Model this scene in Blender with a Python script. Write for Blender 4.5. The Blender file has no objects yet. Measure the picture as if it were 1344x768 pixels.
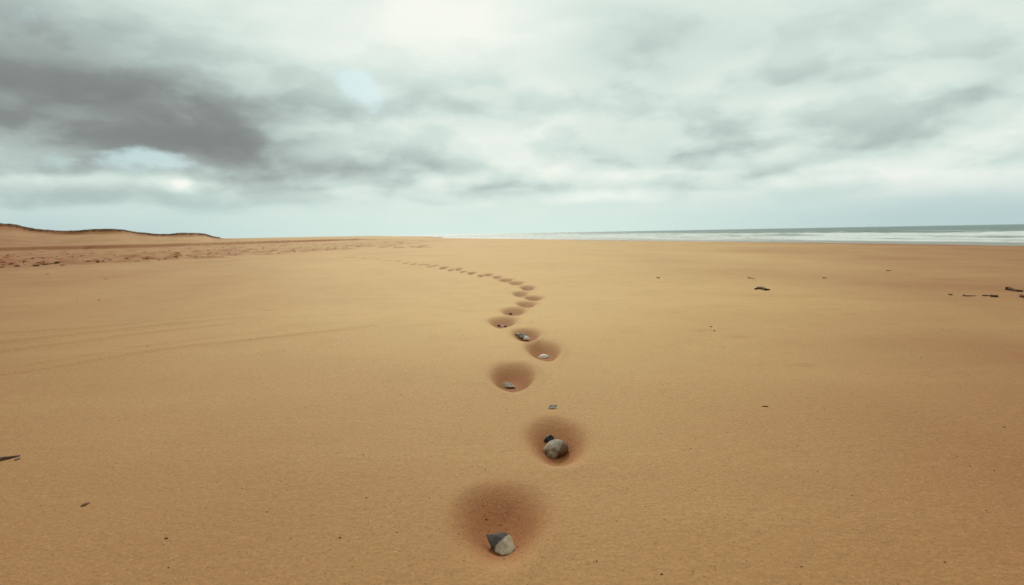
import bpy, bmesh, math, random
import numpy as np
from mathutils import Vector, Matrix, noise, Euler
R = math.radians
rng = np.random.default_rng(7)
random.seed(7)
scene = bpy.context.scene
COL = scene.collection

# ------------------------------------------------------------ camera
CAM_H = 0.80
FPX = 896.0
HOR_Y, HOR_S = 306.3, 0.018
phi = math.atan(HOR_S)
pitch = math.atan((384 - HOR_Y) * math.cos(phi) / FPX)
fwd = Vector((0, math.cos(pitch), -math.sin(pitch)))
Hh = Vector((1, 0, 0)); Vv = Hh.cross(fwd)
RI = Hh * math.cos(phi) - Vv * math.sin(phi)
UI = Hh * math.sin(phi) + Vv * math.cos(phi)
cam_d = bpy.data.cameras.new("camera"); cam = bpy.data.objects.new("camera", cam_d); COL.objects.link(cam)
m = Matrix((RI, UI, -fwd)).transposed().to_4x4(); m.translation = Vector((0, 0, CAM_H)); cam.matrix_world = m
cam_d.sensor_width = 36; cam_d.lens = 24; cam_d.clip_start = 0.05; cam_d.clip_end = 20000
cam_d.dof.use_dof = True; cam_d.dof.focus_distance = 3.0; cam_d.dof.aperture_fstop = 6.3
scene.camera = cam
scene.view_settings.view_transform = 'Standard'; scene.view_settings.look = 'None'
scene.view_settings.gamma = 1; scene.view_settings.exposure = 0.0

def ray(px, py):
    return (fwd * FPX + RI * (px - 672) + UI * (384 - py)).normalized()
def plane_hit(px, py, z=0.0):
    d = ray(px, py); t = (z - CAM_H) / d.z
    return d.x * t, d.y * t

# ------------------------------------------------------------ node helpers
class NT:
    def __init__(s, tree): s.t = tree; s.n = tree.nodes; s.l = tree.links
    def new(s, typ, **kw):
        n = s.n.new(typ)
        for k, v in kw.items(): setattr(n, k, v)
        return n
    def put(s, sock, v):
        if hasattr(v, 'is_linked') or isinstance(v, bpy.types.NodeSocket): s.l.new(v, sock)
        else: sock.default_value = v
    def m(s, op, a, b=0.0, c=0.0, clamp=False):
        n = s.new('ShaderNodeMath', operation=op, use_clamp=clamp)
        s.put(n.inputs[0], a); s.put(n.inputs[1], b)
        if op in ('MULTIPLY_ADD', 'SMOOTH_MIN', 'SMOOTH_MAX', 'COMPARE'): s.put(n.inputs[2], c)
        return n.outputs[0]
    def mr(s, v, a, b, c=0.0, d=1.0, smooth=True):
        n = s.new('ShaderNodeMapRange', interpolation_type='SMOOTHSTEP' if smooth else 'LINEAR')
        for i, x in enumerate((v, a, b, c, d)): s.put(n.inputs[i], x)
        return n.outputs[0]
    def mix(s, f, a, b, blend='MIX'):
        n = s.new('ShaderNodeMix', data_type='RGBA', blend_type=blend)
        s.put(n.inputs[0], f); s.put(n.inputs[6], a); s.put(n.inputs[7], b)
        return n.outputs[2]
    def noise(s, vec, scale, detail=4, rough=0.5, dist=0.0, out='Fac', lac=2.0):
        n = s.new('ShaderNodeTexNoise')
        if vec is not None: s.l.new(vec, n.inputs['Vector'])
        n.inputs['Scale'].default_value = scale; n.inputs['Detail'].default_value = detail
        n.inputs['Roughness'].default_value = rough; n.inputs['Distortion'].default_value = dist
        n.inputs['Lacunarity'].default_value = lac
        return n.outputs[out]
    def mapping(s, vec, loc=(0,0,0), rot=(0,0,0), scale=(1,1,1)):
        n = s.new('ShaderNodeMapping'); s.l.new(vec, n.inputs[0])
        n.inputs[1].default_value = loc; n.inputs[2].default_value = rot; n.inputs[3].default_value = scale
        return n.outputs[0]
    def bump(s, h, strength, dist, normal=None):
        n = s.new('ShaderNodeBump'); s.put(n.inputs['Height'], h)
        n.inputs['Strength'].default_value = strength; n.inputs['Distance'].default_value = dist
        if normal is not None: s.l.new(normal, n.inputs['Normal'])
        return n.outputs[0]
    def attr(s, name): return s.new('ShaderNodeAttribute', attribute_name=name).outputs['Fac']

def material(name):
    mt = bpy.data.materials.new(name); mt.use_nodes = True
    t = NT(mt.node_tree); b = t.n['Principled BSDF']
    return mt, t, b
def rgb(r, g, b): return (r, g, b, 1.0)

# ------------------------------------------------------------ world: nishita sky behind procedural cloud cover
SUN_AZ, SUN_EL = -6.0, 33.0
w = bpy.data.worlds.new("World"); scene.world = w; w.use_nodes = True
t = NT(w.node_tree); bg = t.n['Background']; bg.inputs[1].default_value = 0.1
sky = t.new('ShaderNodeTexSky', sky_type='NISHITA'); sky.sun_disc = False
sky.sun_elevation = R(SUN_EL); sky.sun_rotation = R(SUN_AZ)
sky.air_density = 1.0; sky.dust_density = 2.0
tc = t.new('ShaderNodeTexCoord'); D = tc.outputs['Generated']
sp = t.new('ShaderNodeSeparateXYZ'); t.l.new(D, sp.inputs[0]); X, Y, Z = sp.outputs
az = t.m('MULTIPLY', t.m('ARCTAN2', X, Y), 57.2958)
el = t.m('MULTIPLY', t.m('ARCSINE', Z), 57.2958)
zz = t.m('ADD', t.m('MAXIMUM', Z, 0.0), 0.055)
cb = t.new('ShaderNodeCombineXYZ')
t.put(cb.inputs[0], t.m('DIVIDE', X, zz)); t.put(cb.inputs[1], t.m('DIVIDE', Y, zz)); P = cb.outputs[0]
# warp of az/el so that the big cloud masses get ragged outlines
wn = t.noise(t.mapping(D, scale=(1, 1, 1.7)), 6.0, 5, 0.5, out='Color')
ws = t.new('ShaderNodeSeparateColor'); t.l.new(wn, ws.inputs[0])
azw = t.m('ADD', az, t.m('MULTIPLY', t.m('SUBTRACT', ws.outputs[0], 0.5), 6.5))
elw = t.m('ADD', el, t.m('MULTIPLY', t.m('SUBTRACT', ws.outputs[1], 0.5), 3.0))
def blob(a, e, ra, re, tilt=0.0, azz=None, ell=None):
    azz = azw if azz is None else azz; ell = elw if ell is None else ell
    c, s_ = math.cos(R(tilt)), math.sin(R(tilt))
    da = t.m('SUBTRACT', azz, a); de = t.m('SUBTRACT', ell, e)
    u = t.m('DIVIDE', t.m('ADD', t.m('MULTIPLY', da, c), t.m('MULTIPLY', de, s_)), ra)
    v = t.m('DIVIDE', t.m('SUBTRACT', t.m('MULTIPLY', de, c), t.m('MULTIPLY', da, s_)), re)
    q = t.m('ADD', t.m('MULTIPLY', u, u), t.m('MULTIPLY', v, v))
    return t.m('EXPONENT', t.m('MULTIPLY', q, -1.0))
def belly(a, e, ra, re, tilt=0.0):
    """cloud mass seen from below: soft above, a firm lower edge"""
    c, s_ = math.cos(R(tilt)), math.sin(R(tilt))
    da = t.m('SUBTRACT', azw, a); de = t.m('SUBTRACT', elw, e)
    u = t.m('DIVIDE', t.m('ADD', t.m('MULTIPLY', da, c), t.m('MULTIPLY', de, s_)), ra)
    v = t.m('DIVIDE', t.m('SUBTRACT', t.m('MULTIPLY', de, c), t.m('MULTIPLY', da, s_)), re)
    up = t.m('MAXIMUM', v, 0.0); dn = t.m('MULTIPLY', t.m('MINIMUM', v, 0.0), 2.5)
    q = t.m('ADD', t.m('MULTIPLY', u, u), t.m('ADD', t.m('MULTIPLY', up, up), t.m('MULTIPLY', dn, dn)))
    return t.m('EXPONENT', t.m('MULTIPLY', q, -1.0))
def azel(px, py):
    d = ray(px, py); return math.degrees(math.atan2(d.x, d.y)), math.degrees(math.asin(d.z))
def dens(dz):
    """soft cumulus density; dz shifts the sample upwards, to tell tops from undersides"""
    v1 = t.mapping(D, loc=(3.1, 1.7, 0.4 + dz * 2.3), scale=(1.0, 1.0, 2.3))
    v2 = t.mapping(P, loc=(9.1, 4.2, dz * 2.0), scale=(0.85, 0.85, 1))
    a_ = t.mr(t.noise(v1, 8.5, 5, 0.48, 0.1), 0.40, 0.60)
    b2 = t.mr(t.noise(v2, 0.62, 5, 0.44, 0.1), 0.36, 0.64)
    k = t.mr(el, 6.0, 18.0, 0.25, 0.75)
    return t.m('ADD', t.m('MULTIPLY', a_, t.m('SUBTRACT', 1.0, k)), t.m('MULTIPLY', b2, k))
n1 = dens(0.0); n1u = dens(0.020)
n2 = t.noise(t.mapping(D, loc=(5, 2, 1), scale=(1, 1, 2.0)), 11.0, 5, 0.55, 0.2)
# thickness of the cover: high = dark underside
def spec(px, py, rx, ry, amp, tilt=0.0):
    a, e = azel(px, py); return (a, e, rx / 15.6, ry / 15.6, amp, tilt)
MASSES = [  # px, py, rx, ry in photo pixels at the frame centre (15.6 px per degree), darkness
    spec(0, 145, 270, 105, 0.33, -12), spec(230, 184, 210, 80, 0.21, -9), spec(320, 202, 120, 36, 0.10, -6), spec(-20, 70, 360, 120, 0.20, -8), spec(60, 120, 160, 40, 0.10, -10),
    spec(30, 222, 110, 30, 0.28, 0), spec(345, 206, 80, 34, 0.16, 0), spec(430, 140, 130, 40, 0.12, 0), spec(215, 176, 60, 30, 0.06, 0),
    spec(60, 274, 170, 20, 0.24, 0), spec(270, 232, 70, 14, 0.14, 0), spec(560, 262, 90, 10, 0.14, 0), spec(900, 250, 60, 9, 0.13, 0), spec(1000, 232, 50, 10, 0.12, 0), spec(660, 244, 50, 10, 0.13, 0), spec(590, 232, 60, 9, -0.16, 0), spec(830, 232, 60, 8, -0.14, 0), spec(700, 218, 50, 12, -0.12, 0), spec(120, 236, 90, 9, -0.16, 0), spec(1080, 238, 90, 8, -0.10, 0), spec(790, 268, 50, 6, -0.18, 0), spec(440, 246, 110, 16, 0.16, 0), spec(300, 268, 120, 14, 0.10, 0), spec(360, 228, 60, 16, 0.10, 0),
    spec(520, 216, 70, 30, 0.17, 0), spec(620, 222, 60, 22, 0.10, 0), spec(470, 234, 50, 14, 0.10, 0), spec(600, 128, 80, 50, 0.09, 0),
    spec(935, 194, 80, 26, 0.20, 6), spec(800, 208, 45, 26, 0.14, 2), spec(880, 222, 90, 13, 0.14, 0), spec(740, 250, 120, 18, 0.15, 0),
    spec(1120, 196, 150, 55, 0.15, 12), spec(1240, 165, 120, 55, 0.07, 18), spec(1080, 216, 80, 12, 0.14, 6), spec(1290, 206, 60, 10, 0.08, 4),
    spec(1350, 80, 110, 45, 0.11, 30), spec(830, 90, 70, 110, 0.13, -6), spec(1010, 120, 180, 60, 0.09, 16), spec(1120, 20, 160, 30, 0.07, 14),
    spec(590, 40, 120, 60, -0.16, 0), spec(480, 60, 60, 40, 0.05, 0), spec(1180, 60, 200, 60, 0.07, 20), spec(900, 40, 140, 60, 0.07, 0), spec(415, 200, 60, 22, -0.20, 0), spec(400, 60, 120, 40, -0.08, -10), spec(500, 180, 60, 22, -0.14, 0),
    spec(1020, 160, 30, 22, -0.14, 20), spec(760, 262, 60, 8, -0.14, 0), spec(235, 243, 16, 9, -0.35, 0), spec(1210, 215, 160, 22, -0.08, 0), spec(640, 190, 60, 20, -0.10, 0)]
dark = None
for a, e, ra, re, amp, tl in MASSES:
    b_ = t.m('MULTIPLY', (belly if amp > 0 else blob)(a, e, ra, re, tl), amp)
    dark = b_ if dark is None else t.m('ADD', dark, b_)
emb = t.m('SUBTRACT', n1u, n1)     # positive where cloud lies above: an underside
tex = t.m('ADD', t.m('ADD', t.m('MULTIPLY', t.m('SUBTRACT', n1, 0.5), 0.15), t.m('MULTIPLY', emb, 0.24)), t.m('MULTIPLY', t.m('SUBTRACT', n2, 0.5), 0.10))
fade = t.mr(el, 0.5, 4.0, 0.3, 1.0)
thick = t.m('ADD', t.m('ADD', dark, t.m('MULTIPLY', tex, fade)), 0.195)
thick = t.m('SMOOTH_MIN', thick, 0.86, 0.25)
cr = t.new('ShaderNodeValToRGB'); t.l.new(thick, cr.inputs[0])
cr.color_ramp.elements[0].position = 0.0; cr.color_ramp.elements[0].color = rgb(0.93, 0.95, 0.87)
cr.color_ramp.elements[1].position = 1.0; cr.color_ramp.elements[1].color = rgb(0.14, 0.165, 0.16)
for p_, c_ in ((0.12, (0.80, 0.87, 0.80)), (0.30, (0.64, 0.76, 0.70)), (0.50, (0.45, 0.54, 0.51)), (0.75, (0.26, 0.285, 0.275))):
    q_ = cr.color_ramp.elements.new(p_); q_.color = rgb(*c_)
cloud = cr.outputs[0]
# low haze of cloud towards the horizon
hz = t.mr(el, 0.3, 4.6, 1.0, 0.0)
hcol = t.mix(t.mr(t.m('ABSOLUTE', t.m('ADD', az, 2.0)), 4.0, 38.0), rgb(0.68, 0.83, 0.76), rgb(0.44, 0.59, 0.60))
cloud = t.mix(t.m('MULTIPLY', hz, 0.85), cloud, hcol)
# brighter cover overhead, as an overcast sky is
zen = t.m('MULTIPLY', t.mr(el, 20.0, 60.0, 1.0, 1.2), t.mr(t.m('ABSOLUTE', az), 50.0, 130.0, 1.0, 0.45))  # unseen sky behind the camera dimmed to shade the far pit walls
vm = t.new('ShaderNodeVectorMath', operation='SCALE'); t.l.new(cloud, vm.inputs[0]); t.l.new(t.m('MULTIPLY', zen, 10.0), vm.inputs[3])
# openings where the blue sky shows
g1 = azel(478, 118); g2 = azel(175, 212); g3 = azel(590, 290)
gap = t.m('ADD', t.m('MULTIPLY', blob(g1[0], g1[1], 2.6, 1.5), 1.3), t.m('MULTIPLY', blob(g2[0], g2[1], 6.5, 1.3), 1.0))
gap = t.m('MULTIPLY', t.m('ADD', gap, t.m('MULTIPLY', t.m('SUBTRACT', n2, 0.50), 2.2)), 1.0)
gap = t.m('MULTIPLY', t.mr(gap, 0.3, 0.95), 0.85)
skc = t.new('ShaderNodeVectorMath', operation='MULTIPLY'); t.l.new(sky.outputs[0], skc.inputs[0]); skc.inputs[1].default_value = (1.0, 1.0, 1.0)
thin = t.mix(0.8, skc.outputs[0], rgb(4.3, 6.6, 7.1))
fin = t.mix(gap, vm.outputs[0], thin)
t.l.new(fin, bg.inputs[0])

sun_d = bpy.data.lights.new("sun", 'SUN'); sun_d.energy = 1.5; sun_d.angle = R(11); sun_d.color = (1.0, 0.90, 0.76)
sun = bpy.data.objects.new("sun", sun_d); COL.objects.link(sun)
sdir = Vector((math.sin(R(SUN_AZ)) * math.cos(R(SUN_EL)), math.cos(R(SUN_AZ)) * math.cos(R(SUN_EL)), math.sin(R(SUN_EL))))
sun.rotation_euler = sdir.to_track_quat('Z', 'Y').to_euler()
sun.location = (0, 0, 30)

# ------------------------------------------------------------ shoreline
SEA_Z = -0.25
sp_px = [(1344, 319.5), (1140, 317.3), (1000, 316.2), (850, 314.9), (700, 313.2), (620, 312.4), (540, 311.2)]
pts = [(26.0, -400.0), (28.5, -60.0), (29.0, 0.0), (28.6, 22.0)] + [plane_hit(a, b, SEA_Z) for a, b in sp_px]
lx, ly = pts[-1]; pts += [(lx - 75, ly + 350), (lx - 600, ly + 2900), (lx - 1600, ly + 7500)]
def catmull(pp, n):
    out = []
    P_ = [pp[0]] + pp + [pp[-1]]
    for i in range(1, len(P_) - 2):
        a, b, c, d = [np.array(P_[i + k]) for k in (-1, 0, 1, 2)]
        la, lb, lc = (max(np.linalg.norm(v), 1e-6) for v in (b - a, c - b, d - c))
        m1 = (c - b) * 1.0 if la < 1e-5 else lb * ((b - a) / la * lb + (c - b) / lb * la) / (la + lb)
        m2 = (c - b) * 1.0 if lc < 1e-5 else lb * ((c - b) / lb * lc + (d - c) / lc * lb) / (lb + lc)
        for k in range(n):
            u = k / n
            out.append((2*u**3-3*u**2+1)*b + (u**3-2*u**2+u)*m1 + (-2*u**3+3*u**2)*c + (u**3-u**2)*m2)
    out.append(np.array(pp[-1])); return np.array(out)
shore = catmull(pts, 7)
def shore_dist(x, y):
    """signed distance, positive inland"""
    best = np.full(x.shape, 1e18); sgn = np.ones(x.shape)
    for i in range(len(shore) - 1):
        ax, ay = shore[i]; bx, by = shore[i + 1]
        ex, ey = bx - ax, by - ay; L = ex * ex + ey * ey
        u = np.clip(((x - ax) * ex + (y - ay) * ey) / L, 0, 1)
        dx, dy = x - (ax + u * ex), y - (ay + u * ey)
        d2 = dx * dx + dy * dy
        cr_ = ex * dy - ey * dx
        k = d2 < best
        best[k] = d2[k]; sgn[k] = np.where(cr_[k] >= 0, 1, -1)
    return np.sqrt(best) * sgn
def sstep(a, b, v):
    u = np.clip((v - a) / (b - a), 0, 1); return u * u * (3 - 2 * u)

# ------------------------------------------------------------ ground sheet (tensor grid, fine where the camera looks closely)
def axis(start, end, step0, grow, cap=1e9):
    v = [start]; s_ = step0; sg = 1 if end > start else -1
    while (end - v[-1]) * sg > 0:
        v.append(v[-1] + sg * s_); s_ = min(s_ * grow, cap)
    return v
xc = list(np.arange(-0.42, 0.42, 0.007))
xl = axis(xc[0], -60, 0.010, 1.0125, 0.17)[1:]; xl += axis(xl[-1], -6000, 0.2, 1.09)[1:]
xr = axis(xc[-1], 60, 0.010, 1.05, 0.6)[1:]; xr += axis(xr[-1], 6000, 0.7, 1.09)[1:]
gx = np.array(xl[::-1] + xc + xr)
yn = axis(1.2, -400, 0.03, 1.12)[1:]
yf = [1.2]
while yf[-1] < 110: yf.append(yf[-1] + max(0.0075, 0.0046 * yf[-1]))
yf += axis(yf[-1], 9000, 0.55, 1.06)[1:]
gy = np.array(yn[::-1] + yf)
GX, GY = np.meshgrid(gx, gy)
SD = shore_dist(GX, GY)
GZ = SEA_Z * (1 - sstep(0, 26, SD))
GZ = np.where(SD < 0, SEA_Z + np.maximum(SD * 0.03, -1.6), GZ)
inl = sstep(2, 14, SD)
# soft wind-worked undulation
und = (0.010*np.sin(GX*0.9+0.35*GY+1) + 0.008*np.sin(GY*1.15-GX*0.4) + 0.006*np.sin(GX*2.3-1.1*GY+.5)
       + 0.004*np.sin(GY*3.1+GX*1.3+2) + 0.0025*np.sin(GX*5.3+GY*1.9) )
GZ += und * inl * np.clip(1.2 - GY/120, 0.15, 1)
DAMP_SHADE = np.zeros_like(GZ)
# berm scarp on the left, ledge facing the camera
bp = [plane_hit(a, b) for a, b in ((-260, 336.5), (0, 329.8), (100, 327.6), (180, 325.6), (250, 323.2), (360, 319.2), (420, 317.0), (470, 315.2))]
bpx = np.array([p[0] for p in bp]); bpy_ = np.array([p[1] for p in bp])
o_ = np.argsort(bpx); bpx = bpx[o_]; bpy_ = bpy_[o_]
BY = np.interp(GX, bpx, bpy_)
wob = 0.9*np.sin(GX*0.55)+0.5*np.sin(GX*1.3+1)
bermh = 0.36 * sstep(-20, -36, GX)
tt = GY - BY - wob
GZ += bermh * sstep(0, 1.4, tt)
DAMP_SHADE = np.maximum(DAMP_SHADE, (1.0 - 0.3*np.sin(GX*0.33+1)**2) * sstep(-4.0, -0.3, tt) * (1 - sstep(1.2, 3.2, tt)) * sstep(-14, -30, GX))
# trampled strip
ts = [plane_hit(a, b) for a, b in ((0, 351), (150, 345), (300, 337), (400, 330), (500, 324.5))]
tsx = np.array([p[0] for p in ts]); tsy = np.array([p[1] for p in ts]); o_ = np.argsort(tsx); tsx = tsx[o_]; tsy = tsy[o_]
TY = np.interp(GX, tsx, tsy)
strip = sstep(-2, 6, GY - TY) * (1 - sstep(-3, 0, tt)) * sstep(-5, -12, GX)
DAMP_SHADE = np.maximum(DAMP_SHADE, 0.22 * strip)

def dent(cx, cy, a, b, depth, rim=0.12, damp_shade=1.0, sq=1.5, rot=0.0, skew=0.0, taper=0.0):
    ext = 2.4
    ri = max(a, b) * ext
    i0, i1 = np.searchsorted(gx, (cx - ri, cx + ri)); j0, j1 = np.searchsorted(gy, (cy - ri, cy + ri))
    if i1 - i0 < 2 or j1 - j0 < 2: return
    x = GX[j0:j1, i0:i1] - cx; y = GY[j0:j1, i0:i1] - cy
    c, s_ = math.cos(rot), math.sin(rot)
    v = (-x * s_ + y * c) / b; u = (x * c + y * s_) / (a * (1 + taper * np.clip(v, -1.2, 1.2)))
    ph = 3.1*cx + 1.7*cy
    ang = np.arctan2(v, u)
    r = np.sqrt(u*u + v*v) * (1 + 0.03*np.sin(3*ang+ph) + 0.02*np.sin(5*ang+2*ph))
    sqv = sq * (1 + 0.7*skew*(1 - sstep(-0.5, 0.2, v)) )
    prof = np.exp(-(r ** (2*sqv)) * 1.1)
    rimp = np.exp(-((r - 1.45) / 0.32) ** 2) * (0.6 + 0.4*np.sin(ang*2+ph))
    GZ[j0:j1, i0:i1] += -depth * prof + depth * rim * rimp
    DAMP_SHADE[j0:j1, i0:i1] = np.maximum(DAMP_SHADE[j0:j1, i0:i1], damp_shade * np.exp(-(np.hypot(u*0.9, v-0.30)*0.88) ** 3.2))  # tint pushed to the far wall: damp sand plus painted pit shade

PITS = [  # px, top, bottom, half width px, depth m, damp plus painted shade
    (657, 652, 736, 53, 0.068, 1.0), (731, 557, 606, 34, 0.076, 1.0), (673, 483, 512, 27, 0.078, 1.0), (714, 450, 471.5, 21, 0.07, 1.0),
    (691, 434.5, 447.5, 17, 0.060, 1.0), (660, 418.5, 430.5, 17, 0.06, 1.0), (674, 405, 414, 15, 0.055, 0.95), (691, 395.5, 403, 12, 0.05, 0.95),
    (701, 387, 392.8, 11, 0.05, 1.0), (683, 382, 387.2, 9, 0.045, 0.85), (692.5, 375, 380, 9, 0.05, 1.0), (677.5, 369.7, 373.5, 9, 0.045, 0.9),
    (664, 366, 369.6, 9, 0.045, 0.9), (652.5, 361.8, 365.2, 5.5, 0.05, 1.0), (641, 358.9, 361.6, 5, 0.04, .9), (631.7, 360, 362.9, 4.5, 0.04, .9),
    (619, 356.8, 359.6, 5, 0.045, 1), (607.7, 355, 357.4, 4, 0.04, 1), (601.5, 351.8, 354, 3.5, 0.04, .9), (591.7, 352.6, 355, 3.5, 0.04, .9),
    (581.7, 350.6, 352.8, 4.5, 0.04, 1), (570, 348, 350.2, 3.5, 0.04, 1), (564.4, 349.4, 351.4, 3, 0.04, .9), (559.4, 346.2, 348.2, 3, 0.04, 1),
    (551.5, 346.0, 348, 3, 0.04, 1), (542, 345.1, 347, 3.5, 0.04, 1), (531.7, 344.1, 346, 3, 0.04, .9), (523, 341.7, 343.6, 2.5, 0.04, .9),
    (513, 341, 342.8, 2.5, 0.04, .8), (504, 340.7, 342.4, 2.5, 0.04, .8), (495, 339.3, 341, 2.5, 0.04, .8), (488, 338.6, 340.3, 2.5, 0.04, .8),
    (477, 338.1, 339.8, 2.5, 0.04, .7), (461, 337.2, 338.8, 2.5, 0.04, .7), (453.5, 337.2, 338.8, 2.5, 0.04, .7)]
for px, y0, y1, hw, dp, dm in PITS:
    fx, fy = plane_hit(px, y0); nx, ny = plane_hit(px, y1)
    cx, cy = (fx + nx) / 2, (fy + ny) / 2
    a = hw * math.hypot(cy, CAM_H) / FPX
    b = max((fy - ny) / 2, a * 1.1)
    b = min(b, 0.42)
    dent(cx, cy, a * 0.86, b * 1.0, dp, rim=0.10, damp_shade=dm, sq=1.25 if px in (657, 731) else 1.7, skew=0.0 if px in (657, 731) else 0.6, taper=0.06 if px in (657, 731) else 0.17)
# old trampled marks in the strip at the left
for i in range(620):
    u = rng.random(); px = -60 + 620 * rng.random()
    yt = 330 - 0.030*px; yb = np.interp(px, [0, 150, 300, 400, 500], [352, 346, 338, 331, 326])
    py = yt + (yb - yt) * rng.random() ** 0.9
    cx, cy = plane_hit(px, py)
    s_ = rng.uniform(0.6, 1.5) * (1 + cy * 0.006)
    dent(cx, cy, 0.20 * s_, 0.34 * s_, rng.uniform(0.05, 0.10) * (-1 if i % 3 else 1.3), rim=0.0 if i % 3 else 0.4, damp_shade=rng.uniform(0.6, 1.0), sq=1.3, rot=rng.uniform(-.8, .8))
# faint old marks elsewhere
for px, py, s_ in ((66, 360, 1), (36, 375, .8), (135, 395, .8), (62, 378, 1), (185, 352, 1), (139, 366, .9), (1290, 430, .8), (1100, 407, .9), (1118, 413, 1),
                   (925, 432, 1.1), (1058, 476, .8), (975, 440, 1.2), (1165, 425, .7), (885, 410, .6), (350, 408, .8)):
    cx, cy = plane_hit(px, py); dent(cx, cy, 0.07*s_, 0.08*s_, 0.008, rim=0.3, damp_shade=0.16, sq=1.2)
# long shallow drag lines on the left, and a soft ridge on the right
def groove(pxs, width, depth, damp_shade=0.0):
    P_ = [plane_hit(a, b) for a, b in pxs]
    xs = np.array([p[0] for p in P_]); ys = np.array([p[1] for p in P_]); o_ = np.argsort(xs); xs = xs[o_]; ys = ys[o_]
    cy = np.interp(GX, xs, ys)
    f = sstep(xs[0]-.01, xs[0] + .3, GX) * (1 - sstep(xs[-1] - 1.5, xs[-1], GX))
    d = (GY - cy - 0.03*np.sin(GX*2.1) - 0.02*np.sin(GX*5.3+1)) / width
    k = (np.abs(d) < 4) & (f > 0)
    GZ[k] += (-depth * np.exp(-d[k]**2) + 0.45*depth*np.exp(-(np.abs(d[k])-1.9)**2/.5)) * f[k] * (0.8+0.2*np.sin(GX[k]*1.1+GY[k]*.5))
    if damp_shade: DAMP_SHADE[k] = np.maximum(DAMP_SHADE[k], damp_shade * np.exp(-d[k]**2) * f[k])
groove([(-150, 512), (0, 492), (160, 470), (350, 447), (600, 416)], 0.06, 0.012, 0.05)
groove([(-150, 505), (0, 484), (160, 462), (320, 443), (480, 424)], 0.06, 0.010)
groove([(-150, 478), (0, 462), (180, 440), (420, 415)], 0.09, 0.018, .05)
groove([(-150, 464), (0, 450), (180, 430), (400, 411)], 0.09, 0.020, .05)
groove([(-150, 448), (0, 440), (180, 424), (340, 411)], 0.10, 0.016)
groove([(900, 396), (1080, 401), (1240, 411), (1500, 432)], 0.10, 0.008)
groove([(880, 385), (1080, 392), (1240, 400), (1500, 416)], 0.12, 0.010)
groove([(1040, 372), (1180, 376), (1500, 386)], 0.16, 0.010)
# damp margin by the water
DAMP_SHADE = np.maximum(DAMP_SHADE, 1.0 * (1 - sstep(2.5, 8.5, SD + 1.2*np.sin(GY*0.21+GX*.1))))

def grid_mesh(name, XX, YY, ZZ, attrs, smooth=True):
    ny, nx = XX.shape
    me = bpy.data.meshes.new(name)
    me.vertices.add(nx * ny)
    me.vertices.foreach_set('co', np.stack([XX, YY, ZZ], -1).astype(np.float32).ravel())
    idx = np.arange(nx * ny).reshape(ny, nx)
    q = np.stack([idx[:-1, :-1], idx[:-1, 1:], idx[1:, 1:], idx[1:, :-1]], -1).reshape(-1, 4)
    me.loops.add(q.size); me.loops.foreach_set('vertex_index', q.ravel().astype(np.int32))
    me.polygons.add(len(q)); me.polygons.foreach_set('loop_start', (np.arange(len(q)) * 4).astype(np.int32))
    me.polygons.foreach_set('loop_total', np.full(len(q), 4, np.int32))
    if smooth: me.polygons.foreach_set('use_smooth', np.ones(len(q), bool))
    me.update(calc_edges=True)
    for k, v in attrs.items():
        a_ = me.attributes.new(k, 'FLOAT', 'POINT'); a_.data.foreach_set('value', v.astype(np.float32).ravel())
    o = bpy.data.objects.new(name, me); COL.objects.link(o); return o
ground = grid_mesh('ground', GX, GY, GZ, {'damp_shade': DAMP_SHADE, 'shore': SD})
ground['kind'] = 'structure'
print('ground verts', GX.size)

def gh(x, y):
    i = int(np.clip(np.searchsorted(gx, x) - 1, 0, len(gx) - 2)); j = int(np.clip(np.searchsorted(gy, y) - 1, 0, len(gy) - 2))
    u = (x - gx[i]) / (gx[i+1] - gx[i]); v = (y - gy[j]) / (gy[j+1] - gy[j])
    return float((GZ[j, i]*(1-u) + GZ[j, i+1]*u)*(1-v) + (GZ[j+1, i]*(1-u) + GZ[j+1, i+1]*u)*v)
def hit(px, py):
    d = ray(px, py); s_ = 1.0; prev = s_
    while s_ < 400:
        p = Vector((0, 0, CAM_H)) + d * s_
        if p.z <= gh(p.x, p.y):
            lo, hi = prev, s_
            for _ in range(20):
                md = (lo + hi) / 2; p = Vector((0, 0, CAM_H)) + d * md
                if p.z <= gh(p.x, p.y): hi = md
                else: lo = md
            return p
        prev = s_; s_ *= 1.004
    return p

# sand material
sand, t, b = material('sand')
tc = t.new('ShaderNodeTexCoord'); O = tc.outputs['Object']
big = t.noise(t.mapping(O, scale=(1, 0.6, 1)), 0.22, 5, 0.55, 0.3)
mid = t.noise(O, 2.6, 5, 0.6)
fine = t.noise(O, 70.0, 5, 0.66)
grain = t.noise(O, 420.0, 2, 0.6)
vor = t.new('ShaderNodeTexVoronoi'); t.l.new(O, vor.inputs['Vector']); vor.inputs['Scale'].default_value = 210
streak = t.noise(t.mapping(O, rot=(0, 0, R(-9)), scale=(0.35, 2.4, 1)), 1.0, 5, 0.55, 0.4)
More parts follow.
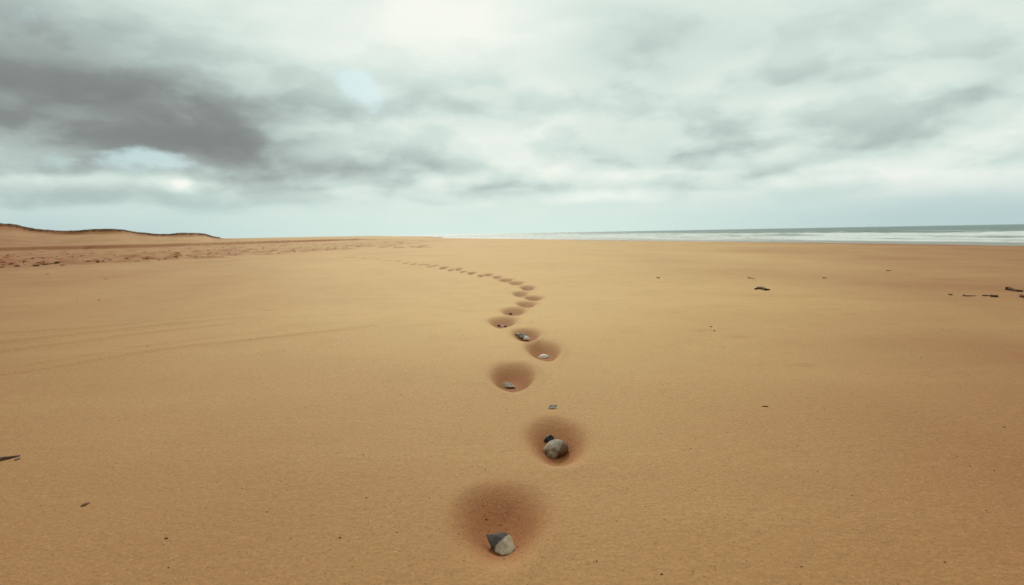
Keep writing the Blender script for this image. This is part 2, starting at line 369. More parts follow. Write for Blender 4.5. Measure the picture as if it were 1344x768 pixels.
# vignette painted into the sand colour: ragged pale wedge ahead, browner near and aside
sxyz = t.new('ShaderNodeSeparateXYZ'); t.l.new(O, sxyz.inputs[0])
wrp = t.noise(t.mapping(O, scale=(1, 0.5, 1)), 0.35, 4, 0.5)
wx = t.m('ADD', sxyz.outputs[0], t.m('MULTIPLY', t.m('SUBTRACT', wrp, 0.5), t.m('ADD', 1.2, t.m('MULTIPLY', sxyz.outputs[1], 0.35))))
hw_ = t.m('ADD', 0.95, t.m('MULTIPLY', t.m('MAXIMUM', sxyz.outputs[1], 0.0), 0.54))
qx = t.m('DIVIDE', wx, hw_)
vignette = t.m('EXPONENT', t.m('MULTIPLY', t.m('MULTIPLY', qx, qx), -1.0))
vignette = t.m('MULTIPLY', vignette, t.mr(t.m('ADD', sxyz.outputs[1], t.m('MULTIPLY', t.m('SUBTRACT', mid, 0.5), 0.8)), 0.8, 7.0, 0.42, 1.0))
vignette = t.m('ADD', vignette, t.m('MULTIPLY', t.m('SUBTRACT', big, 0.5), 0.5), clamp=True)
c0 = t.mix(vignette, rgb(0.30, 0.103, 0.028), rgb(0.675, 0.430, 0.172))
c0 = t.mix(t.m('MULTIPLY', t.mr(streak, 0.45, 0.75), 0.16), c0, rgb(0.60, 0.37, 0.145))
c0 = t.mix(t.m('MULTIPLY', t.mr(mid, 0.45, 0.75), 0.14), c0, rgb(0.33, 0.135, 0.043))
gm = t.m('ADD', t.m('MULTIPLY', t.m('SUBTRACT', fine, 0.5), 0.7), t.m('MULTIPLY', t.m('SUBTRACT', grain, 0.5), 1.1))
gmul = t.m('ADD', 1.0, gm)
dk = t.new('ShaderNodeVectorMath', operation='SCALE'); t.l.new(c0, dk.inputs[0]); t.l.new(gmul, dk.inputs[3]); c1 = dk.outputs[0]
spk = t.mr(vor.outputs['Color'], 0.0, 1.0)
vs = t.new('ShaderNodeSeparateColor'); t.l.new(vor.outputs['Color'], vs.inputs[0])
dots = t.m('MULTIPLY', t.m('GREATER_THAN', vs.outputs[0], 0.985), 0.35)
c1 = t.mix(dots, c1, rgb(0.13, 0.07, 0.035))
dots2 = t.m('MULTIPLY', t.m('GREATER_THAN', vs.outputs[1], 0.975), 0.25)
c1 = t.mix(dots2, c1, rgb(0.62, 0.48, 0.30))
dm = t.attr('damp_shade')  # damp sand, with the painted shade of the pits
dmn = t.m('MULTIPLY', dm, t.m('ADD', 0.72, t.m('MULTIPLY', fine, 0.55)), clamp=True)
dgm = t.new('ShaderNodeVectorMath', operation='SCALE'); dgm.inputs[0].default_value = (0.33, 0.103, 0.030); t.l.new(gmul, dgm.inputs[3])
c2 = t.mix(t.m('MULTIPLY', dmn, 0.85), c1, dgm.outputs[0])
sh = t.attr('shore')
wet = t.mr(sh, 0.0, 2.5, 1.0, 0.0)
c2 = t.mix(wet, c2, rgb(0.19, 0.095, 0.045))
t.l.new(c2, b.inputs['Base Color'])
t.put(b.inputs['Roughness'], t.mr(wet, 0, 1, 0.78, 0.25)); b.inputs['Specular IOR Level'].default_value = 0.2
h = t.m('ADD', t.m('MULTIPLY', fine, 1.0), t.m('MULTIPLY', grain, 0.4))
bn = t.bump(h, 0.55, 0.006)
h2 = t.noise(O, 22.0, 4, 0.55)
bn = t.bump(h2, 0.35, 0.012, bn)
t.l.new(bn, b.inputs['Normal'])
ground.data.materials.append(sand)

# ------------------------------------------------------------ dunes on the left
crest = [(-900, 250), (-500, 268), (-260, 282), (-120, 286), (-40, 291), (0, 293.3), (18, 294.2), (30, 297.5), (48, 300.8), (75, 302.8), (100, 303), (120, 301.6), (140, 301.2), (160, 302),
         (180, 305.4), (205, 308), (222, 308), (238, 306.3), (255, 306.2), (268, 307.6), (280, 311.5), (300, 313.5), (330, 316.5)]
ca = []; ce = []
for a, b_ in crest:
    d = ray(a, b_); ca.append(math.atan2(d.x, d.y)); ce.append(math.tan(math.asin(d.z)))
th = np.linspace(ca[0], ca[-1], 700); rc = 165.0
tcrest = np.interp(th, ca, ce)
k_ = np.exp(-np.linspace(-2, 2, 9)**2); k_ /= k_.sum(); tcrest = np.convolve(np.pad(tcrest, 4, mode='edge'), k_, 'valid')
rr = np.concatenate([np.linspace(78, 150, 40), np.linspace(151, 180, 60), np.linspace(182, 300, 20)])
TH, RR = np.meshgrid(th, rr)
zc = CAM_H + tcrest * rc
ZC = np.broadcast_to(zc, TH.shape)
rcv = rc + 4*np.sin(TH*18) + 2*np.sin(TH*41+1)
low = sstep(80, 163, RR)
prof = 0.72 * low**1.3 + 0.28 * sstep(rcv - 5.0, rcv, RR)
prof = np.where(RR > rcv, 1 - 0.9*sstep(rcv, rcv + 60, RR), prof)
bump_ = 0.10*np.sin(TH*60+RR*.12) + 0.07*np.sin(TH*131-RR*.2)
DZ = -0.35 + (ZC + 0.35) * prof + bump_*sstep(0.1, .5, prof)*(1-sstep(.75, 1, prof))
# only as high as the sight line allows near the crest
dunes = grid_mesh('dunes', RR*np.sin(TH), RR*np.cos(TH), DZ, {'damp_shade': 0.6*sstep(rcv-7, rcv-2, RR)*(1-sstep(rcv+2, rcv+8, RR)), 'shore': np.full(TH.shape, 200.0)})  # tint darkens a band along the crest
dunes['kind'] = 'structure'; dunes.data.materials.append(sand)

# marram grass on the crest
gm_, t, b = material('dune_grass')
tc = t.new('ShaderNodeTexCoord'); nn = t.noise(tc.outputs['Object'], 0.5, 3)
t.l.new(t.mix(nn, rgb(0.24, 0.13, 0.065), rgb(0.33, 0.19, 0.09)), b.inputs['Base Color']); b.inputs['Roughness'].default_value = 0.9
vs_, fs_ = [], []
for i in range(5200):
    a = rng.uniform(ca[0] + 0.25, ca[-2]-0.012)
    z = float(np.interp(a, th, zc)); r_ = rc + 4*math.sin(a*18) + 2*math.sin(a*41+1) + rng.uniform(-2.2, 1.0)
    j = np.interp(r_, rr, np.arange(len(rr))); i_ = np.interp(a, th, np.arange(len(th)))
    zg = float(DZ[int(round(j)), int(round(i_))])
    hh = rng.uniform(0.04, 0.20)
    if float(np.interp(a, th, noise_ := 0.5+0.5*np.sin(th*90))) < rng.random()*0.6: hh *= 0.5
    bx, by = r_*math.sin(a), r_*math.cos(a)
    for k in range(5):
        q = rng.uniform(0, 2*math.pi); w_ = rng.uniform(0.03, 0.08); ln = rng.uniform(-.3, .3, 2)
        n0 = len(vs_)
        ox, oy = rng.uniform(-.3, .3, 2)
        vs_ += [(bx+ox-w_*math.cos(q), by+oy-w_*math.sin(q), zg-.05), (bx+ox+w_*math.cos(q), by+oy+w_*math.sin(q), zg-.05), (bx+ox+ln[0]*hh, by+oy+ln[1]*hh, zg+hh)]
        fs_.append((n0, n0+1, n0+2))
me = bpy.data.meshes.new('dune_grass'); me.from_pydata(vs_, [], fs_); me.materials.append(gm_)
og = bpy.data.objects.new('dune_grass', me); COL.objects.link(og)
og['kind'] = 'stuff'; og['label'] = 'dark brown beach grass along the crest of the dunes'; og['category'] = 'grass'

# ------------------------------------------------------------ sea
sx = np.array(axis(0, -400, 0.5, 1.015)[::-1][:-1] + axis(0, 140, 0.42, 1.006))
sx = np.concatenate([axis(sx[0], -9000, 8, 1.15)[::-1][:-1], sx, axis(sx[-1], 12000, 3, 1.10)[1:]])
sy = [20.0]
while sy[-1] < 460: sy.append(sy[-1] + max(0.28, 0.0042*sy[-1]))
sy = np.array(axis(20, -500, 1, 1.15)[::-1][:-1] + sy + axis(sy[-1], 15000, 2.5, 1.08)[1:])
SX, SY = np.meshgrid(sx, sy)
OD = -shore_dist(SX, SY)     # distance offshore
along = SY * 0.8 - SX * 0.5
wv = np.zeros_like(OD); cap = np.zeros_like(OD)
jit = 2.2*np.sin(along*0.035+.5) + 1.3*np.sin(along*0.09+2) + 0.6*np.sin(along*.23)
for c_, hgt, wd, ph in ((7.5, 0.10, 1.0, 0), (16, 0.20, 1.5, 2), (27, 0.30, 1.9, 4), (40, 0.36, 2.3, 1), (54, 0.34, 3.0, 3), (72, 0.22, 4.5, 5)):
    d = OD - (c_ + jit*(1 + c_*0.02) + 1.5*np.sin(along*0.05+ph))
    A = hgt * (0.72 + 0.28*np.sin(along*0.06*(1+.1*ph)+ph))
    shp = np.where(d < 0, np.exp(-(d/(wd*0.45))**2), np.exp(-(d/wd)**2))
    wv += A * shp
    cap = np.maximum(cap, shp * (1 if c_ < 60 else .3) * (0.6+0.4*np.sin(along*0.045+ph*2)))
wv += (0.03*np.sin(SX*0.8+SY*.3)+0.02*np.sin(SX*.5-SY*.9)) * sstep(3, 15, OD) * (1-sstep(300, 600, np.hypot(SX, SY)))
SZ = SEA_Z + 0.02 + wv * sstep(0, 6, OD)
SZ = np.where(OD < 0, SEA_Z + 0.02, SZ)
sea = grid_mesh('sea', SX, SY, SZ, {'off': OD, 'cap': cap}); sea['kind'] = 'structure'
wm, t, b = material('sea_water')
tc = t.new('ShaderNodeTexCoord'); O = tc.outputs['Object']
off = t.attr('off'); cp = t.attr('cap')
fn = t.noise(t.mapping(O, rot=(0, 0, R(35)), scale=(0.10, 0.03, 1)), 1.0, 6, 0.62, 0.4)
fn2 = t.noise(O, 0.8, 6, 0.7, 0.3)
zone = t.m('MULTIPLY', t.mr(off, 0.0, 1.5), t.mr(off, 44, 62, 1.0, 0.0))
fo = t.m('ADD', t.m('ADD', t.m('MULTIPLY', zone, 0.52), t.m('MULTIPLY', cp, 0.45)), t.m('ADD', t.m('MULTIPLY', t.m('SUBTRACT', fn, 0.5), 1.9), t.m('MULTIPLY', t.m('SUBTRACT', fn2, 0.5), 0.5)))
foam = t.m('MULTIPLY', t.mr(fo, 0.32, 0.62), t.mr(off, 40, 85, 1.0, 0.0))
wc = t.mix(t.mr(off, 0, 40), rgb(0.20, 0.20, 0.15), rgb(0.04, 0.115, 0.095))
wc = t.mix(t.mr(off, 40, 600), wc, rgb(0.035, 0.125, 0.105))
t.l.new(t.mix(foam, wc, rgb(0.77, 0.82, 0.80)), b.inputs['Base Color'])
t.put(b.inputs['Roughness'], t.mr(foam, 0, 1, 0.35, 0.9))
b.inputs['Specular IOR Level'].default_value = 0.35
wb = t.noise(t.mapping(O, rot=(0, 0, R(35)), scale=(1, 0.4, 1)), 0.8, 6, 0.65)
t.l.new(t.bump(wb, 0.9, 0.6), b.inputs['Normal'])
sea.data.materials.append(wm)

# ------------------------------------------------------------ helpers for small things
def finish(name, bm, mt, label=None, cat=None, group=None, loc=(0,0,0), rot=(0,0,0), smooth=True, parent=None):
    me = bpy.data.meshes.new(name); bm.to_mesh(me); bm.free(); me.materials.append(mt)
    if smooth: me.polygons.foreach_set('use_smooth', np.ones(len(me.polygons), bool))
    o = bpy.data.objects.new(name, me); COL.objects.link(o)
    if parent is not None: o.parent = parent
    o.location = loc; o.rotation_euler = rot
    if label: o['label'] = label
    if cat: o['category'] = cat
    if group: o['group'] = group
    return o
def stone_bm(sx, sy, sz, seed, rough=0.12, sub=4, cuts=0, fr=1.6):
    bm = bmesh.new(); bmesh.ops.create_icosphere(bm, subdivisions=sub, radius=1.0)
    rs = random.Random(seed); off = Vector((seed*3.3, seed*1.7, seed*0.9))
    planes = []
    for _ in range(cuts):
        n = Vector((rs.gauss(0, 1), rs.gauss(0, 1), rs.gauss(0, 1))).normalized(); planes.append((n, rs.uniform(0.55, 0.82)))
    for v in bm.verts:
        c = v.co.copy()
        for n, dd in planes:
            e = c.dot(n) - dd
            if e > 0: c -= n * e * 0.95
        c += c.normalized() * (rough * noise.noise(v.co * fr + off) + rough*0.35 * noise.noise(v.co * fr*3.3 + off) + rough*0.14*noise.noise(v.co*fr*9+off))
        v.co = Vector((c.x*sx, c.y*sy, c.z*sz))
    bmesh.ops.recalc_face_normals(bm, faces=bm.faces)
    return bm
def stone_mat(name, ca_, cb_, cc_, sc=35.0, axis_mix=None, rough=0.8, bump=0.5):
    mt, t, b = material(name)
    tc = t.new('ShaderNodeTexCoord'); O = tc.outputs['Object']
    a = t.noise(O, sc, 6, 0.65, 0.3); c = t.noise(O, sc*6, 4, 0.6); f = t.noise(O, sc*22, 3, 0.6)
    col = t.mix(t.mr(a, 0.40, 0.60), rgb(*ca_), rgb(*cb_))
    col = t.mix(t.m('MULTIPLY', t.mr(c, 0.5, 0.7), 0.7), col, rgb(*cc_))
    if axis_mix:      # a second mineral on one side of the stone
        vec, thr, colr = axis_mix
        dp = t.new('ShaderNodeVectorMath', operation='DOT_PRODUCT'); t.l.new(O, dp.inputs[0]); dp.inputs[1].default_value = vec
        q = t.m('ADD', dp.outputs['Value'], t.m('MULTIPLY', t.m('SUBTRACT', a, 0.5), 0.030))
        col = t.mix(t.mr(q, thr - 0.003, thr + 0.003), col, t.mix(t.mr(c, .4, .7), rgb(*colr), rgb(*[x*1.7 for x in colr])))
    t.l.new(col, b.inputs['Base Color']); b.inputs['Roughness'].default_value = rough; b.inputs['Specular IOR Level'].default_value = 0.25
    t.l.new(t.bump(t.m('ADD', c, t.m('MULTIPLY', f, 0.5)), bump, 0.0025), b.inputs['Normal'])
    return mt

m_tan = stone_mat('two_tone_stone', (0.40, 0.31, 0.21), (0.52, 0.42, 0.30), (0.24, 0.17, 0.11), 40, ((-0.72, 0.42, 0.35), 0.008, (0.060, 0.052, 0.048)))
m_round = stone_mat('crusted_stone', (0.36, 0.29, 0.22), (0.56, 0.49, 0.40), (0.17, 0.10, 0.06), 60, ((0.75, -0.25, -0.6), 0.010, (0.20, 0.12, 0.07)), bump=0.9)
m_dark = stone_mat('dark_stone', (0.018, 0.022, 0.035), (0.05, 0.055, 0.07), (0.12, 0.11, 0.10), 60, rough=0.5)
m_pale = stone_mat('pale_stone', (0.46, 0.40, 0.31), (0.66, 0.59, 0.49), (0.16, 0.12, 0.09), 40)
m_shell = stone_mat('shell', (0.80, 0.74, 0.62), (0.86, 0.82, 0.74), (0.62, 0.52, 0.40), 50, rough=0.45, bump=0.25)
m_mottle = stone_mat('mottled_stone', (0.15, 0.13, 0.10), (0.60, 0.57, 0.50), (0.05, 0.035, 0.025), 28)
m_brown = stone_mat('brown_chip', (0.14, 0.075, 0.038), (0.20, 0.115, 0.06), (0.05, 0.03, 0.02), 60)
m_weed = stone_mat('dark_seaweed', (0.06, 0.026, 0.011), (0.10, 0.045, 0.018), (0.02, 0.012, 0.008), 25, rough=0.6)
m_weed.node_tree.nodes['Principled BSDF'].inputs['Specular IOR Level'].default_value = 0.08
m_wood = stone_mat('driftwood', (0.13, 0.072, 0.048), (0.21, 0.13, 0.09), (0.05, 0.03, 0.025), 40)
m_wood_pale = stone_mat('pale_driftwood', (0.26, 0.19, 0.14), (0.36, 0.28, 0.21), (0.12, 0.08, 0.06), 40)

m_clump = stone_mat('dried_seaweed', (0.20, 0.105, 0.05), (0.27, 0.15, 0.075), (0.13, 0.07, 0.035), 12)
#
# angular stone in the nearest footprint
def hull_stone(P_, seed):
    bm = bmesh.new()
    for p in P_: bm.verts.new(p)
    bmesh.ops.convex_hull(bm, input=bm.verts)
    bmesh.ops.delete(bm, geom=[v for v in bm.verts if not v.link_faces], context='VERTS')
    bmesh.ops.bevel(bm, geom=list(bm.edges), offset=0.0022, segments=2, affect='EDGES', profile=0.6)
    bmesh.ops.recalc_face_normals(bm, faces=bm.faces)
    bmesh.ops.triangulate(bm, faces=bm.faces)
    bmesh.ops.subdivide_edges(bm, edges=bm.edges, cuts=3, use_grid_fill=True)
    off = Vector((seed, seed*2, 1))
    for v in bm.verts:
        n = v.co.normalized()
        v.co += n * (0.0016*noise.noise(v.co*55+off) + 0.0007*noise.noise(v.co*190+off))
    bmesh.ops.recalc_face_normals(bm, faces=bm.faces)
    return bm
p1 = hit(658, 726)
P_ = [(-0.040, 0.030, 0.030), (-0.031, 0.002, 0.026), (-0.014, -0.027, 0.010), (0.002, -0.038, 0.006), (0.024, -0.034, 0.008), (0.035, -0.014, 0.012), (0.028, 0.022, 0.024),
      (0.010, 0.036, 0.033), (-0.012, 0.014, 0.037), (0.012, -0.006, 0.026), (-0.026, 0.022, -0.012), (0.024, 0.020, -0.012), (0.024, -0.026, -0.012), (-0.010, -0.020, -0.012)]
finish('stone', hull_stone([(x*1.06, y*1.08, z*0.85) for x, y, z in P_], 3), m_tan, 'angular flat stone, slate blue at one corner and tan elsewhere, in the nearest footprint', 'stone',
       loc=(p1.x, p1.y + 0.012, p1.z + 0.006), rot=(R(4), 0, 0))
# rounded stone with lobe, second footprint
p2 = hit(730, 600)
bm = stone_bm(0.050, 0.040, 0.035, 5, 0.06, 5)
lobe_c = Vector((-0.022, -0.027, -0.012))
for v in bm.verts:
    d = (v.co - lobe_c).length
    v.co += (v.co - Vector((-0.008, -0.008, 0))).normalized() * (0.010*math.exp(-(d/0.018)**2) - 0.0055*math.exp(-((d-0.027)/0.005)**2))
finish('stone', bm, m_round, 'rounded grey and brown crusted stone with a small lobe, in the second footprint', 'stone', loc=(p2.x, p2.y + 0.02, p2.z + 0.026), rot=(R(6), R(-14), R(8)))
p2b = hit(720, 580)
finish('stone', stone_bm(0.024, 0.022, 0.022, 11, 0.10, 4, 7), m_dark, 'small bluish black stone touching the rounded stone, in the second footprint', 'stone', loc=(p2b.x, p2b.y, p2b.z + 0.010), rot=(R(15), R(20), R(40)))
# third footprint: pale wedge
p3 = hit(668, 509)
P3 = [(-0.044, 0.010, 0.030), (-0.036, -0.012, 0.0), (0.0, -0.018, 0.004), (0.046, -0.010, 0.0), (0.020, 0.010, 0.022), (-0.01, 0.014, 0.034), (-0.03, 0.014, -0.01), (0.04, 0.014, -0.01), (-0.045, 0.0, 0.008)]
finish('stone', hull_stone([(x*.85, y, z*.75) for x, y, z in P3], 8), m_pale, 'pale grey wedge of stone at the edge of the third footprint', 'stone', loc=(p3.x, p3.y - 0.005, p3.z + 0.006))
# fourth footprint: white shell (thin cupped valve with growth ridges)
def shell_bm(w_, l_, h_):
    bm = bmesh.new(); N, M_ = 28, 14; rows = []
    for i in range(M_ + 1):
        r_ = i / M_; row = []
        for k in range(N):
            a = 2*math.pi*k/N
            fan = 1 + 0.10*math.cos(a*1) ; rb = 1 + 0.03*math.cos(a*14)*r_
            x = w_*r_*fan*rb*math.cos(a); y = l_*r_*rb*math.sin(a)
            z = h_*(1 - r_**2.2) + 0.03*h_*math.sin(r_*26)
            row.append(bm.verts.new((x, y, z)))
        rows.append(row)
    for i in range(M_):
        for k in range(N):
            bm.faces.new((rows[i][k], rows[i][(k+1) % N], rows[i+1][(k+1) % N], rows[i+1][k]))
    bmesh.ops.remove_doubles(bm, verts=bm.verts, dist=1e-6)
    g = bmesh.ops.solidify(bm, geom=list(bm.faces), thickness=0.002)
    bmesh.ops.recalc_face_normals(bm, faces=bm.faces)
    return bm
p4 = hit(713, 469.5)
finish('seashell', shell_bm(0.036, 0.026, 0.017), m_shell, 'small white cupped seashell in the fourth footprint', 'seashell', loc=(p4.x, p4.y, p4.z + 0.004), rot=(R(14), R(-6), R(10)))
# fifth footprint
p5 = hit(684, 444)
finish('stone', stone_bm(0.054, 0.032, 0.026, 21, 0.22, 5, 3, 2.2), m_mottle, 'long mottled black and white stone in the fifth footprint', 'stone', loc=(p5.x, p5.y + .01, p5.z + 0.016), rot=(R(0), R(16), R(-12)))
p5 = hit(690.5, 446)
finish('seashell', shell_bm(0.026, 0.020, 0.016), m_shell, 'tiny white shell pressed against the mottled stone in the fifth footprint', 'seashell', loc=(p5.x, p5.y-.01, p5.z + 0.010), rot=(R(20), 0, 0))
for i, (px, py, s_, mt, lb) in enumerate(((655, 428.3, 0.013, m_dark, 'black pebble left of the white pebble in the sixth footprint'), (658.5, 428.8, 0.011, m_shell, 'white pebble between two black pebbles in the sixth footprint'),
        (663.5, 429, 0.012, m_dark, 'black pebble right of the white pebble in the sixth footprint'), (670, 412.6, 0.014, m_dark, 'lone black pebble in the seventh footprint'))):
    p = hit(px, py); finish('pebble', stone_bm(s_*1.25, s_, s_*0.8, 31+i, 0.14, 3, 4), mt, lb, 'pebble', loc=(p.x, p.y, p.z + s_*0.4), rot=(0, 0, i))
# dark chip between the second and third footprints
p = hit(725, 536)
P6 = [(-0.020, 0.0, 0.0), (-0.012, -0.014, 0.0), (0.012, -0.010, 0.002), (0.027, 0.002, 0.010), (0.010, 0.010, 0.012), (-0.012, 0.010, 0.010), (0, 0.006, -0.006)]
finish('stone_chip', hull_stone(P6, 5), m_mottle, 'thin grey stone chip on flat sand between the second and third footprints', 'stone chip', loc=(p.x, p.y, p.z + 0.003))
# twig-like things
def tube_bm(P_, rad, n=10, seed=1):
    bm = bmesh.new(); rows = []
    P_ = [Vector(p) for p in P_]
    fine_ = []
    for i in range(len(P_) - 1):
        for k in range(6): fine_.append(P_[i].lerp(P_[i+1], k/6))
    fine_.append(P_[-1])
    for i, p in enumerate(fine_):
        tg = (fine_[min(i+1, len(fine_)-1)] - fine_[max(i-1, 0)]).normalized()
        s_ = tg.cross(Vector((0, 0, 1))).normalized(); u_ = s_.cross(tg)
        q = i/(len(fine_)-1)
        r_ = rad(q) * (1 + 0.25*noise.noise(Vector((i*0.45, seed, 0))))
        row = []
        for k in range(n):
            a = 2*math.pi*k/n
            rk = r_ * (1 + 0.22*noise.noise(Vector((math.cos(a)*1.5, math.sin(a)*1.5, i*0.3+seed))))
            row.append(bm.verts.new(p + s_*rk*math.cos(a) + u_*rk*math.sin(a)))
        rows.append(row)
    for i in range(len(rows)-1):
        for k in range(n): bm.faces.new((rows[i][k], rows[i][(k+1) % n], rows[i+1][(k+1) % n], rows[i+1][k]))
    bm.faces.new(rows[0][::-1]); bm.faces.new(rows[-1])
    bmesh.ops.recalc_face_normals(bm, faces=bm.faces)
    return bm
def tube_px(name, pxs, rad, mt, label, cat, lift=0.5, seed=1, group=None):
    W = [hit(a, b) for a, b in pxs]; c = W[0].copy()
    L = [(p - c) + Vector((0, 0, rad(i/(len(W)-1))*lift)) for i, p in enumerate(W)]
    return finish(name, tube_bm(L, rad, seed=seed), mt, label, cat, group, loc=c)
st = tube_px('stick', [(-26, 611), (-8, 607), (3, 604), (15, 601.5), (27, 598.5)], lambda q: 0.0075*(1-q)**0.6 + 0.0015, m_wood, 'dark pointed driftwood stick at the left edge of the beach', 'stick', 0.9, 2)
tube_px('bark_strip', [(20, 604.6), (23.5, 603.3), (26, 602.5)], lambda q: 0.0035, m_wood_pale, 'pale sliver of bark lying against the tip of the dark stick', 'bark', 0.8, 4)
tube_px('twig', [(106, 665), (111, 663.5), (118, 659.5)], lambda q: 0.0055*math.sin(math.pi*min(max(q, .12), .9)), m_clump, 'short reddish brown twig on sand below and right of the driftwood stick', 'twig', 0.3, 5)
tube_px('seaweed', [(991, 380.2), (995, 379.2), (1001, 380.0), (1005, 381.3), (1010, 381.0)], lambda q: 0.022*math.sin(math.pi*min(max(q, .12), .9))**.6, m_weed, 'dark S-shaped strand of seaweed alone on open sand right of the trail', 'seaweed', .6, 6)
tube_px('seaweed', [(1320.5, 380.4), (1324, 380.6), (1330, 381.9), (1336, 383.0), (1342, 383.0)], lambda q: 0.026*(1-q*0.55), m_weed, 'large dark strand of seaweed near the right edge, biggest of its scatter', 'seaweed', .6, 7)
tube_px('seaweed', [(1340, 389.8), (1345, 391.0), (1356, 391.5)], lambda q: 0.018*(1-q*0.5), m_weed, 'short seaweed strand cut by the right edge, below the large strand', 'seaweed', .6, 8)
tube_px('seaweed', [(1289.5, 388.6), (1296, 388.4), (1302, 389.2)], lambda q: 0.009, m_brown, 'thin brown seaweed strand touching a dark blob at its right, near the right edge', 'seaweed', .5, 9)
tube_px('seaweed', [(1300, 389.6), (1305, 389.9), (1310, 390.2)], lambda q: 0.016, m_weed, 'small dark seaweed blob at the end of a thin brown strand', 'seaweed', .5, 10)
tube_px('seaweed', [(1264.5, 388.6), (1268, 389), (1281, 388.6)], lambda q: 0.013*(1-q*.7), m_brown, 'small brown seaweed scrap midway along the scatter at the right edge', 'seaweed', .5, 11)
tube_px('seaweed', [(1245.5, 387.2), (1249.5, 387.6)], lambda q: 0.010, m_brown, 'leftmost tiny brown seaweed scrap of the scatter at the right edge', 'seaweed', .5, 12)
tube_px('twig', [(982, 365.2), (986, 365.7), (991, 366.6)], lambda q: 0.013*(1-q*.6), m_brown, 'faint brown twig just above the dark S-shaped seaweed', 'twig', .4, 13)
tube_px('twig', [(862, 365), (866, 365.2)], lambda q: 0.010, m_brown, 'tiny brown bit of twig above and right of the footprint curve, on pale sand', 'twig', .4, 14)
tube_px('twig', [(1079.5, 365.2), (1084.5, 365.4)], lambda q: 0.010, m_brown, 'small brown twig on sand between the S-shaped seaweed and the surf', 'twig', .4, 15)
tube_px('twig', [(1163, 355.5), (1169, 355.8)], lambda q: 0.010, m_brown, 'small brown twig on sand below the surf at the right', 'twig', .4, 16)
tube_px('twig', [(932, 429), (934.5, 429.3)], lambda q: 0.004, m_weed, 'tiny dark twig fragment right of the footprints, upper of two', 'twig', .5, 17)
tube_px('twig', [(936.5, 434.6), (938.5, 434.8)], lambda q: 0.004, m_weed, 'tiny dark twig fragment right of the footprints, lower of two', 'twig', .5, 18)
tube_px('twig', [(1001, 534), (1004, 533.6), (1008, 534.2)], lambda q: 0.0027, m_weed, 'tiny dark twig fragment on the empty sand far right of the second footprint', 'twig', .4, 19)
# loose pebbles that can be counted, seen as dark specks
spots = [(218, 707, .006), (665, 537, .005), (660, 533, .003), (400, 535, .004), (443, 595, .004), (477, 597, .0035), (376, 602, .0035), (157, 552, .004), (318, 641, .004), (350, 672, .004),
         (446, 706, .005), (521, 699, .004), (481, 654, .004), (382, 707, .003), (221, 745, .004), (907, 589, .004), (968, 552, .003), (954, 568, .003), (1073, 619, .0035), (1054, 633, .0035),
         (1118, 651, .004), (1046, 586, .0035), (1082, 537, .0035), (1271, 492, .005), (1318, 561, .006), (1305, 618, .004), (1256, 599, .004), (1273, 612, .004), (1294, 670, .004),
         (868, 754, .005), (783, 737, .004), (1052, 744, .004), (1240, 738, .004), (985, 490, .004), (951, 456, .005), (1209, 470, .006), (39, 403, .012), (101, 393, .012), (130, 394, .020),
         (193, 455, .007), (697, 422, .008), (608, 440, .006), (637, 617, .004), (602, 701, .004), (638, 682, .005), (640, 730, .003), (680, 718, .004), (1326, 454, .007), (1237, 433, .008)]
peb = []
for k in range(5):
    bm = stone_bm(1.2, 0.9, 0.6, 50 + k, 0.18, 2, 5); me = bpy.data.meshes.new('pebble'); bm.to_mesh(me); bm.free(); me.materials.append(m_brown if k % 2 else m_weed); peb.append(me)
for i, (px, py, s_) in enumerate(spots):
    s_ *= 0.65; p = hit(px, py); o = bpy.data.objects.new('pebble', peb[i % 5]); COL.objects.link(o)
    o.location = (p.x, p.y, p.z + s_*0.15); o.scale = (s_,)*3; o.rotation_euler = (0, 0, i*1.3)
    o['label'] = 'tiny dark pebble scattered on the open sand'; o['category'] = 'pebble'; o['group'] = 'tiny dark pebbles scattered over the sand'
# washed-up weed clumps in the trampled strip
clump = []
for k in range(4):
    bm = stone_bm(1.3, 0.8, 0.45, 70 + k, 0.5, 3, 0, 2.4); me = bpy.data.meshes.new('seaweed_clump'); bm.to_mesh(me); bm.free(); me.materials.append(m_clump); clump.append(me)
cl = [(3, 351, 1.0), (15, 346, .8), (32, 343.5, 1.6), (47, 348.5, 1.3), (60, 347, 1.3), (76, 344.5, 1.6), (82, 348.5, 1.1), (43, 340, .8), (56, 338.5, .8), (108, 342, .9), (115, 343.5, 1.2), (128, 343, .9), (138, 340, .8),
      (74, 337, .7), (23, 350, .8), (167, 339, .8), (150, 336, .7), (205, 339, .7), (232, 337, .7), (245, 335, .8), (250, 336, .8), (276, 332, .7), (300, 332.5, .8), (326, 330, .7), (190, 332, .6), (95, 334, .6),
      (355, 330, .6), (386, 327, .6), (412, 328, .6), (428, 328, .6), (345, 326, .6), (10, 338, .7), (120, 333, .7), (222, 329, .7), (265, 337, .5), (178, 343, .5), (20, 334.5, .7), (139, 366.5, 0.5), (62, 360, .5)]
for _ in range(150):
    px = 470 * rng.random()**1.2; py = rng.uniform(331 - 0.028*px, np.interp(px, [0, 150, 300, 400, 500], [351, 345, 337, 330, 325])); cl.append((px, py, rng.uniform(.35, .8)))
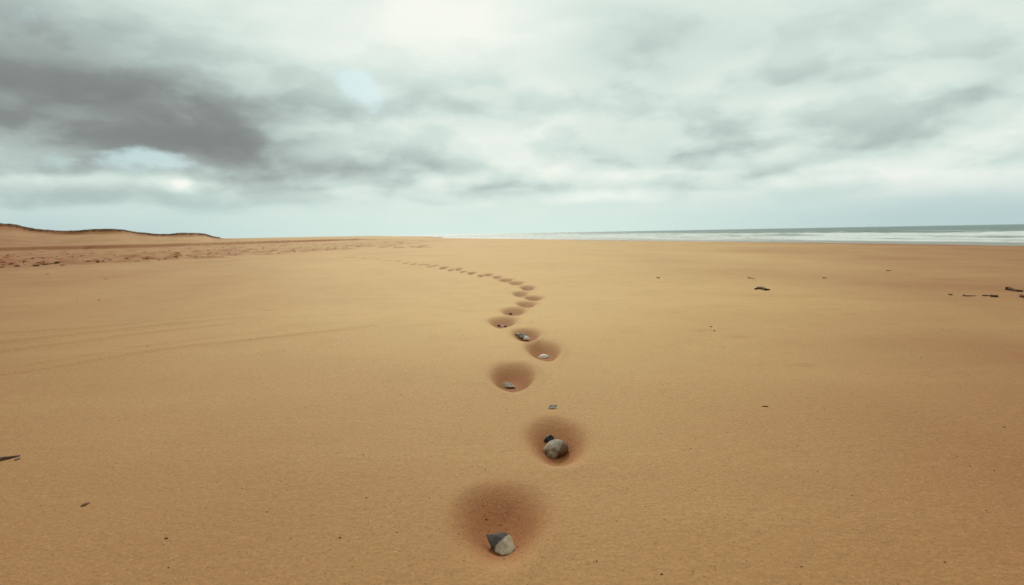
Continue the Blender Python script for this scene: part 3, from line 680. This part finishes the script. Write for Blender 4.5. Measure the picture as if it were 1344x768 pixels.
for i, (px, py, s_) in enumerate(cl):
    p = hit(px, py); s_ *= 0.055 * (1 + p.y*0.006)
    o = bpy.data.objects.new('seaweed_clump', clump[i % 4]); COL.objects.link(o)
    o.location = (p.x, p.y, p.z + s_*0.05); o.scale = (s_*1.1, s_, s_*.8); o.rotation_euler = (0, 0, rng.uniform(-.6, .6))
    o['label'] = 'small dark clump of dried seaweed in the trampled strip before the dunes'; o['category'] = 'seaweed'; o['group'] = 'seaweed clumps in the trampled strip before the dunes'
# coarse grit
gv, gf = [], []
crumbs = []
for px, py, ax_, ay_, n_ in [(657, 676, 0.055, 0.07, 110), (655, 712, 0.07, 0.05, 50), (733, 578, 0.05, 0.06, 70), (673, 495, 0.05, 0.06, 50), (714, 461, 0.05, 0.07, 40)]:
    q_ = plane_hit(px, py)
    crumbs += [(q_[0] + rng.normal()*ax_, q_[1] + rng.normal()*ay_) for _ in range(n_)]
for i in range(3600 + len(crumbs)):
    d = 1.1 * (9.0 ** rng.random()); a = rng.uniform(-0.75, 0.75); x, y = d*math.tan(a), d
    s_ = rng.uniform(0.0007, 0.0016) * (1 + 0.10*d)
    if i >= 3600: (x, y) = crumbs[i-3600]; s_ = rng.uniform(0.0009, 0.0022)
    if abs(x) > 9: continue
    z = gh(x, y) + s_*0.25; n0 = len(gv); q = rng.uniform(0, 6.28)
    c, s2 = math.cos(q), math.sin(q)
    for dx, dy, dz in ((1.3, 0, 0), (0, .8, 0), (-1.2, .1, 0), (0, -.9, 0), (.1, 0, .7), (0, 0, -.7)):
        gv.append((x + s_*(dx*c - dy*s2), y + s_*(dx*s2 + dy*c), z + s_*dz))
    for f in ((0,1,4),(1,2,4),(2,3,4),(3,0,4),(1,0,5),(2,1,5),(3,2,5),(0,3,5)): gf.append(tuple(n0+k for k in f))
me = bpy.data.meshes.new('sand_grit'); me.from_pydata(gv, [], gf)
gmt, t, b = material('sand_grit')
tc = t.new('ShaderNodeTexCoord'); nn = t.noise(tc.outputs['Object'], 60, 2)
t.l.new(t.mix(t.mr(nn, .4, .6), rgb(0.10, 0.055, 0.03), rgb(0.36, 0.24, 0.13)), b.inputs['Base Color']); me.materials.append(gmt)
og = bpy.data.objects.new('sand_grit', me); COL.objects.link(og)
og['kind'] = 'stuff'; og['label'] = 'coarse dark grit sprinkled over the near sand'; og['category'] = 'grit'
